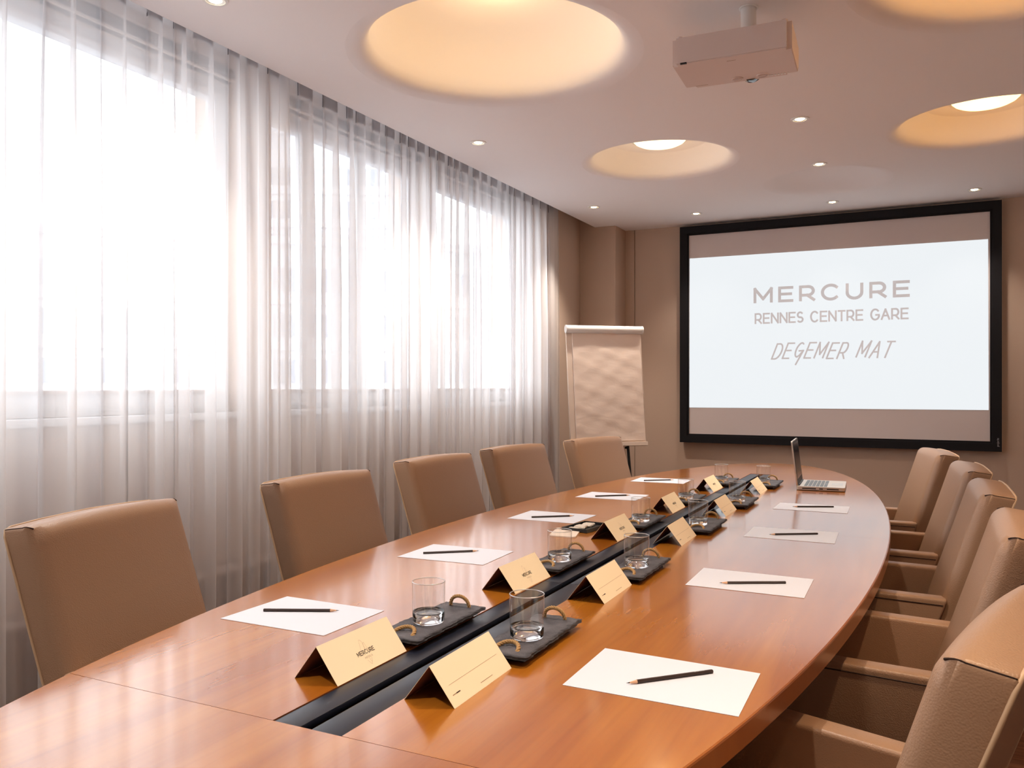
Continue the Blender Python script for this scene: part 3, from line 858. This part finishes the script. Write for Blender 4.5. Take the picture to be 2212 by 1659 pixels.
# pencil prototype along +X from its blunt end, length .175
def make_pencil():
    t = thing('pencil', 'x', 'pencil', (0, 0, 0))
    r = .0037
    def hexring(bm, x, rr, n=6): return [bm.verts.new((x, rr * math.cos(PI / 3 * k), rr * math.sin(PI / 3 * k))) for k in range(n)]
    def seg(name, xs, m):
        bm = bmesh.new(); R = [hexring(bm, x, rr) for x, rr in xs]
        for a, b in zip(R, R[1:]):
            for k in range(6): bm.faces.new((a[k], a[(k + 1) % 6], b[(k + 1) % 6], b[k]))
        bm.faces.new(R[0]); bm.faces.new(R[-1])
        return obj(name, bm, m, t)
    seg('barrel', [(-.0875, r * .85), (-.0865, r), (.067, r)], M_pencil)
    seg('sharpened_wood', [(.067, r * .98), (.081, .0013)], M_pwood)
    seg('lead', [(.081, .0012), (.0875, .0002)], M_lead)
    bm = bmesh.new()
    Fp = lambda u, v, l: Vector((u, v, r * math.cos(PI / 6) * 1.0 + .00012 + l * .1))
    text(bm, 'HOTELS', Fp, -.070, -.0009, .020, .0018, .0004, gap=.5); obj('lettering', bm, M_lett_w, t)
    return t
pencil = None
for side in 'LR':
    sd = 'curtain side' if side == 'L' else 'right side'
    for i, p in enumerate(PAP[side]):
        o = quad_sheet('paper_sheet', p, ZT + .0002, .0008, M_paper)
        tag(o, '%s white sheet of paper under a pencil on the %s of the table' % (ORD_L[i] if not (side == 'R' and i == 3) else 'farthest', sd), 'paper', 'white sheets laid at the places')
    for i, (tip, end) in enumerate(PEN[side]):
        a, b = Vector(tip), Vector(end); c = (a + b) / 2; d = a - b
        rz = math.atan2(d.y, d.x)
        lab = 'dark brown pencil lying on the %s paper on the %s' % (ORD_L[i] if not (side == 'R' and i == 3) else 'farthest', sd)
        z = ZT + .001 + .0037 * math.cos(PI / 6) + .0001
        if pencil is None:
            pencil = make_pencil(); pencil.location = (c.x, c.y, z); pencil.rotation_euler = (0, 0, rz); pencil['label'] = lab; pencil['group'] = 'dark pencils on the papers'
        else: copy_thing(pencil, (c.x, c.y, z), rz, lab)

# tent cards ------------------------------------------------------------------
def make_card(kind):
    t = thing('place_card', 'x', 'place card', (0, 0, 0))
    hb, hz, L, th = .048, .062, .107, .0008
    def flap(name, s):
        bm = bmesh.new()
        for y in (-L, L):
            pass
        q = [(s * hb, 0), (s * hb - s * th, 0), (0 - s * 0.0, hz - th * 1.3), (0, hz)]
        a = [bm.verts.new((x, -L, z)) for x, z in q]; b = [bm.verts.new((x, L, z)) for x, z in q]
        bm.faces.new(a); bm.faces.new(b)
        for i in range(4): bm.faces.new((a[i], a[(i + 1) % 4], b[(i + 1) % 4], b[i]))
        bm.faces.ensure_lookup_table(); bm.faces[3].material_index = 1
        return obj(name, bm, [M_card, M_card_in], t)
    fr = flap('front_flap', 1); flap('back_flap', -1)
    sl = math.hypot(hb, hz); du = Vector((-hb, 0, hz)) / sl; n = Vector((hz, 0, hb)) / sl
    F = lambda u, v, l: Vector((hb, u, 0)) + du * v + n * (.0003 + l)
    if kind == 'L':
        bm = bmesh.new(); text(bm, 'MERCURE', F, -.024, .030, .050, .0075, .0012, gap=.38); obj('printed_name', bm, M_print, fr)
        bm = bmesh.new(); text(bm, 'HOTELS', F, -.009, .0215, .022, .0032, .0004, gap=.6)
        for pts in ([(-.012, .031), (-.002, .058), (.001, .058), (.004, .054), (.003, .034)], [(.000, .034), (.005, .050), (.008, .051), (.010, .033)], [(-.006, .018), (-.001, .010), (.001, .008), (.004, .012), (.008, .019)], [(.001, .022), (.003, .012)]):
            ribbon(bm, pts, .0003, F)
        obj('printed_emblem', bm, M_print_l, fr)
    else:
        bm = bmesh.new(); ribbon(bm, [(-.088, .036), (.088, .036)], .0004, F)
        for k in range(3): ribbon(bm, [(-.092 + k * .004, .019), (-.0895 + k * .004, .019)], .0012, F)
        for k in range(9): ribbon(bm, [(-.004 + k * .005, .010), (-.0005 + k * .005, .010)], .0009, F)
        obj('printed_line', bm, M_print_l, fr)
        bm = bmesh.new()
        for k in range(3): ribbon(bm, [(-.080 + k * .004, .019), (-.0768 + k * .004, .019)], .0018, F)
        obj('printed_mark', bm, M_print, fr)
    return t
CY = {'L': [(-.952, 1.260, 0), (-.955, 1.970, -.5), (-.956, 2.748, 0), (-.956, 3.430, 1), (-.959, 4.195, 0)],
      'R': [(-.722, 1.262, 1.0), (-.724, 1.976, .5), (-.745, 2.764, 1.0), (-.742, 3.445, 0), (-.736, 4.195, .5)]}
GY = {'L': [(-.934, 1.496), (-.927, 2.190), (-.927, 2.940), (-.934, 3.608), (-.940, 4.385)],
      'R': [(-.702, 1.492), (-.705, 2.212), (-.718, 2.955), (-.712, 3.645), (-.728, 4.420)]}
TY = {'L': [1.518, 2.226, 3.004, 3.688, 4.450], 'R': [1.522, 2.232, 3.020, 3.700, 4.452]}
for side in 'LR':
    proto = make_card(side)
    for i, (x, y, a) in enumerate(CY[side]):
        lab = ('%s folded cream place card in the row printed with a dark name' if side == 'L' else '%s folded cream place card in the row with a thin blank line') % ORD_L[i]
        if i == 0:
            proto.location = (x, y, ZT + .0002); proto.rotation_euler = (0, 0, math.radians(a)); proto['label'] = lab; proto['group'] = 'folded place cards'
        else: copy_thing(proto, (x, y, ZT + .0002), math.radians(a), lab)
bpy.context.view_layer.update()

# slate trays -----------------------------------------------------------------
def make_tray():
    t = thing('slate_tray', 'x', 'tray', (0, 0, 0))
    rd = random.Random(4)
    hx, hy = .054, .145
    poly = []
    N = 34
    for i in range(N): poly.append((-hx + rd.uniform(-.0022, .001), -hy + 2 * hy * i / N))
    for i in range(11): poly.append((-hx + 2 * hx * i / 11, hy + rd.uniform(-.0015, .0015)))
    for i in range(N): poly.append((hx + rd.uniform(-.001, .0025), hy - 2 * hy * i / N))
    for i in range(11): poly.append((hx - 2 * hx * i / 11, -hy + rd.uniform(-.0015, .0015)))
    bm = bmesh.new(); rings = []
    for ins, z, j in ((.010, .0120, 0), (.0, .0128, .0016), (-.0015, .0152, .0034), (.0008, .0180, .0026), (.0050, .0196, .0022), (.010, .0202, .0006)):
        rings.append([bm.verts.new((x - math.copysign(ins + rd.uniform(-j, j), x), y - math.copysign(min(ins, abs(y)) + rd.uniform(-j, j), y) if abs(y) > hy - .012 else y, z + rd.uniform(-j, j) * .35)) for x, y in poly])
    for a, b in zip(rings, rings[1:]):
        for i in range(len(a)):
            k = (i + 1) % len(a); bm.faces.new((a[i], a[k], b[k], b[i]))
    bm.faces.new(rings[0]); bm.faces.new(rings[-1])
    obj('slate_slab', bm, M_slate, t, auto=45)
    box('wooden_base', M_wood_dark, t, -.038, .038, -.115, .115, 0, .0121, .002)
    for s in (-1, 1):
        bm = bmesh.new()
        path = []
        n = 36
        for i in range(n + 1):
            a = PI * i / n
            path.append(Vector((-.024 * math.cos(a), s * (.118 - (.004 if s > 0 else .030) * math.sin(a)), .017 + (.027 if s > 0 else .010) * math.sin(a) ** .8)))
        for k in range(3):
            pts = []
            for i, p in enumerate(path):
                tt = (path[min(i + 1, n)] - path[max(i - 1, 0)]).normalized()
                u = tt.cross(Vector((0, 1, 0))).normalized(); w = tt.cross(u)
                ph = 2 * PI * (k / 3 + i / 8.0)
                pts.append(p + (u * math.cos(ph) + w * math.sin(ph)) * .0022)
            tube(bm, pts, .0023, 6)
        obj('rope_handle', bm, M_rope, t, smooth=True)
    return t
M_thin = bpy.data.materials.new('thin_clear_glass'); M_thin.use_nodes = True
_nt = M_thin.node_tree; _nt.nodes.clear()
_o = _nt.nodes.new('ShaderNodeOutputMaterial'); _tr = _nt.nodes.new('ShaderNodeBsdfTransparent'); _gl = _nt.nodes.new('ShaderNodeBsdfGlossy')
_tr.inputs['Color'].default_value = (0.975, 0.98, 0.98, 1); _gl.inputs['Roughness'].default_value = 0.02
_mx = _nt.nodes.new('ShaderNodeMixShader'); _fr = _nt.nodes.new('ShaderNodeLayerWeight'); _fr.inputs['Blend'].default_value = 0.5
_pw = _nt.nodes.new('ShaderNodeMath'); _pw.operation = 'POWER'; _pw.inputs[1].default_value = 4.0
_mr = _nt.nodes.new('ShaderNodeMapRange'); _mr.inputs['To Min'].default_value = 0.07; _mr.inputs['To Max'].default_value = 0.85
_nt.links.new(_fr.outputs['Facing'], _pw.inputs[0]); _nt.links.new(_pw.outputs[0], _mr.inputs['Value'])
_nt.links.new(_mr.outputs[0], _mx.inputs[0])
_nt.links.new(_tr.outputs[0], _mx.inputs[1]); _nt.links.new(_gl.outputs[0], _mx.inputs[2]); _nt.links.new(_mx.outputs[0], _o.inputs[0])
M_rim = bpy.data.materials.new('ground_glass_rim'); M_rim.use_nodes = True
_n2 = M_rim.node_tree; _n2.nodes.clear()
_a = _n2.nodes.new('ShaderNodeOutputMaterial'); _b1 = _n2.nodes.new('ShaderNodeBsdfTransparent'); _b2 = _n2.nodes.new('ShaderNodeBsdfGlossy'); _b3 = _n2.nodes.new('ShaderNodeMixShader')
_b2.inputs['Roughness'].default_value = 0.35; _b3.inputs[0].default_value = 0.6
_n2.links.new(_b1.outputs[0], _b3.inputs[1]); _n2.links.new(_b2.outputs[0], _b3.inputs[2]); _n2.links.new(_b3.outputs[0], _a.inputs[0])
def make_glass():
    t = thing('drinking_glass', 'x', 'glass', (0, 0, 0))
    b = bmesh.new()
    lathe(b, [(0, .0008), (.020, .0002), (.030, 0), (.0328, .0020), (.0336, .006), (.0340, .0235), (.0330, .0238), (.0318, .0225), (.0300, .0200), (.020, .0190), (0, .0186)], 56)
    obj('thick_base', b, M_glass, t, smooth=True)
    b = bmesh.new(); lathe(b, [(.0340, .0236), (.0345, .045), (.0350, .0860)], 56); obj('glass_wall', b, M_thin, t, smooth=True)
    b = bmesh.new(); lathe(b, [(.0343 + .0011 * math.cos(a * PI / 4), .0862 + .0011 * math.sin(a * PI / 4)) for a in range(8)], 56, close=True)
    obj('rim', b, M_rim, t, smooth=True)
    return t
tray = glass = None
for side in 'LR':
    for i in range(5):
        x = -.938 if side == 'L' else -.706
        lab = 'dark slate tray with rope handles, %s in the %s' % (ORD_L[i], 'left row by the named cards' if side == 'L' else 'right row by the blank-line cards')
        loc = (x, TY[side][i], ZT + .0002)
        if tray is None:
            tray = make_tray(); tray.location = loc; tray['label'] = lab; tray['group'] = 'slate trays with rope handles'
        else: copy_thing(tray, loc, 0, lab)
        gx, gy = GY[side][i]
        glab = 'empty clear tumbler on the %s slate tray of the %s row' % (ORD_L[i], 'left' if side == 'L' else 'right')
        if glass is None: glass = make_glass(); g = glass
        else: g = copy_tree(glass)
        g.location = (gx, max(gy, TY[side][i] - .045), ZT + .0206)
        tag(g, glab, 'glass', 'clear tumblers on the slate trays')

# black box with wrapped pieces and a pale pad beside it
t = thing('sweet_box', 'small flat black box holding pale wrapped pieces, beside the third card', 'box', (-1.094, 2.828, ZT + .0003), math.radians(-8))
b = bmesh.new(); bx(b, -.052, .052, -.085, .085, 0, .004, .001, 1)
for a in ((-.052, -.046, -.085, .085), (.046, .052, -.085, .085), (-.046, .046, -.085, -.079), (-.046, .046, .079, .085)): bx(b, a[0], a[1], a[2], a[3], .003, .013)
obj('box_shell', b, M_black, t, auto=40)
rd = random.Random(9)
for k in range(5):
    b = bmesh.new(); bx(b, -.020, .020, -.012, .012, .004, .0125, .003, 1)
    for v in b.verts: v.co += Vector((rd.uniform(-.002, .002), rd.uniform(-.002, .002), rd.uniform(-.001, .001)))
    o = obj('wrapped_piece', b, M_foil, t); o.location = (-.014 + .006 * (k % 2), -.058 + k * .027, .0); o.rotation_euler = (0, 0, rd.uniform(-.3, .3))
b = bmesh.new()
pl = [(-.055 + .012 * math.cos(a) if False else .0, 0) for a in ()]
cor = [(.045, -.07), (.045, .06), (-.045, .08), (-.05, -.05)]
def roundpoly(cs, r, n=5):
    out = []
    L = len(cs)
    for i in range(L):
        p = Vector(cs[i]); a = (Vector(cs[i - 1]) - p).normalized(); c = (Vector(cs[(i + 1) % L]) - p).normalized()
        for k in range(n + 1):
            s = k / n
            q = (p + a * r) * (1 - s) ** 2 + p * 2 * s * (1 - s) + (p + c * r) * s ** 2
            out.append((q.x, q.y))
    return out
prism(b, roundpoly(cor, .018), 0, .004)
o = obj('cream_pad', b, M_pad, None); o.location = (-1.118, 2.69, ZT + .0003); o.rotation_euler = (0, 0, .25)
tag(o, 'flat cream pad with rounded corners beside the small black box', 'pad')

# laptop ----------------------------------------------------------------------
t = thing('laptop', 'open silver laptop near the far end of the table', 'laptop', (-.452, 4.510, ZT + .0003), math.radians(3))
LX, LY = .113, .160
bm = bmesh.new(); prism(bm, roundpoly([(LX, -LY), (LX, LY), (-LX, LY), (-LX, -LY)], .014), .003, .020)
base = obj('base', bm, M_silver, t, auto=40)
bm = bmesh.new()
for r in range(6):
    n = 14
    for c in range(n):
        if r == 5 and 4 <= c <= 8:
            if c == 4: bx(bm, -.078 + r * .0185, -.0625 + r * .0185, -.135 + 4 * .0193, -.135 + 9 * .0193 - .003, .0196, .0212)
            continue
        bx(bm, -.078 + r * .0185, -.0625 + r * .0185, -.135 + c * .0193, -.135 + c * .0193 + .0165, .0196, .0212)
o = obj('keys', bm, M_keys, base); o['kind'] = 'stuff'; o['label'] = 'grey keyboard keys'
box('touchpad', mat('touchpad_grey', lin(188, 190, 194), .4), base, .048, .100, -.05, .05, .0196, .0203, 0)
box('hinge', M_black, t, -.112, -.098, -.13, .13, .018, .026, .003)
b = bmesh.new()
for a in ((-.085, -.02), (-.005, .012), (.03, .085)): bx(b, a[0], a[1], -LY - .0006, -LY + .001, .008, .013)
obj('ports', b, M_black, base)
TL = math.radians(7.0)
def lid_pt(u, y, w): # u up along the lid, w forward
    return Vector((-.108 - math.sin(TL) * u + math.cos(TL) * w, y, .022 + math.cos(TL) * u + math.sin(TL) * w))
bm = bmesh.new(); prism(bm, roundpoly([(0, -LY), (.222, -LY), (.222, LY), (0, LY)], .012), -.004, .003)
for v in bm.verts: v.co = lid_pt(v.co.x, v.co.y, v.co.z)
lid = obj('lid', bm, M_silver, t, auto=40)
bm = bmesh.new(); prism(bm, [(.004, -LY + .003), (.218, -LY + .003), (.218, LY - .003), (.004, LY - .003)], .003, .0042)
for v in bm.verts: v.co = lid_pt(v.co.x, v.co.y, v.co.z)
obj('bezel', bm, M_black, lid)
bm = bmesh.new(); prism(bm, [(.030, -LY + .014), (.208, -LY + .014), (.208, LY - .014), (.030, LY - .014)], .0042, .0046)
for v in bm.verts: v.co = lid_pt(v.co.x, v.co.y, v.co.z)
obj('display', bm, M_display, lid)

# ================================================================== FLIPCHART
A = Vector((-2.418, 5.83, 0)); B_ = Vector((-1.954, 6.224, 0))
ax = (B_ - A).normalized(); nrm = Vector((ax.y, -ax.x, 0))      # towards the room
ctr = (A + B_) / 2; hw = (B_ - A).length / 2
TT = math.radians(7.7)
t = thing('flipchart', 'white flipchart easel with a blank crinkled pad in the corner', 'flipchart', (ctr.x, ctr.y, 0), math.atan2(ax.y, ax.x))
# local: +X along the board, -Y towards the room
def fp(u, v, w): # v down from the top edge, w in front of the board
    return Vector((u, -math.sin(TT) * v - math.cos(TT) * w, 1.722 - math.cos(TT) * v + math.sin(TT) * w))
def slab(name, u0, u1, v0, v1, w0, w1, m, parent, bev=.002, div=0):
    bm = bmesh.new(); vs = bx(bm, u0, u1, v0, v1, w0, w1, bev, 1)
    if div:
        for k in range(1, div):
            bmesh.ops.bisect_plane(bm, geom=bm.verts[:] + bm.edges[:] + bm.faces[:], plane_co=(u0 + (u1 - u0) * k / div, 0, 0), plane_no=(1, 0, 0))
            bmesh.ops.bisect_plane(bm, geom=bm.verts[:] + bm.edges[:] + bm.faces[:], plane_co=(0, v0 + (v1 - v0) * k / div, 0), plane_no=(0, 1, 0))
        for v in bm.verts:
            if v.co.z > (w0 + w1) / 2: v.co.z += .0022 * (math.sin(v.co.y * 37 + v.co.x * 9) * math.sin(v.co.x * 21 + 1) + .6 * math.sin(v.co.y * 71 - v.co.x * 33))
    for v in bm.verts: v.co = fp(*v.co)
    return obj(name, bm, m, parent, auto=40)
slab('board', -hw, hw, .01, .925, -.018, 0, M_flip, t)
slab('paper_pad', -hw + .045, hw - .012, .055, .885, .001, .012, M_flip_paper, t, .001, 26)
slab('pen_ledge', -hw, hw, .895, .925, 0, .028, M_flip, t)
bm = bmesh.new(); tube(bm, [fp(-hw + .002, .032, .016), fp(hw - .002, .032, .016)], .030, 20)
clamp = obj('paper_clamp', bm, M_white, t, auto=50)
for s in (-1, 1):
    bm = bmesh.new(); tube(bm, [fp(s * (hw - .001), .032, .016), fp(s * (hw + .008), .032, .016)], .032, 20); obj('clamp_cap', bm, M_white, clamp, auto=50)
def leg(p, q, name='leg'):
    bm = bmesh.new(); tube(bm, [p, q], .011, 12); o = obj(name, bm, M_black, t, auto=50)
    bm = bmesh.new(); tube(bm, [q, q + Vector((0, 0, .02))], .014, 12); obj('rubber_foot', bm, M_black, o, auto=50)
leg(fp(.155, .92, -.012), Vector((.19, -.20, .005)))
leg(fp(-.20, .92, -.012), Vector((-.26, -.20, .005)))
leg(fp(0, .35, -.03), Vector((0, .20, .005)))
bm = bmesh.new(); lathe(bm, [(0, 0), (.016, 0), (.018, .010), (.012, .016), (0, .016)], 18, tuple(fp(.145, .945, -.008))); obj('clamp_knob', bm, M_black, t, auto=50)
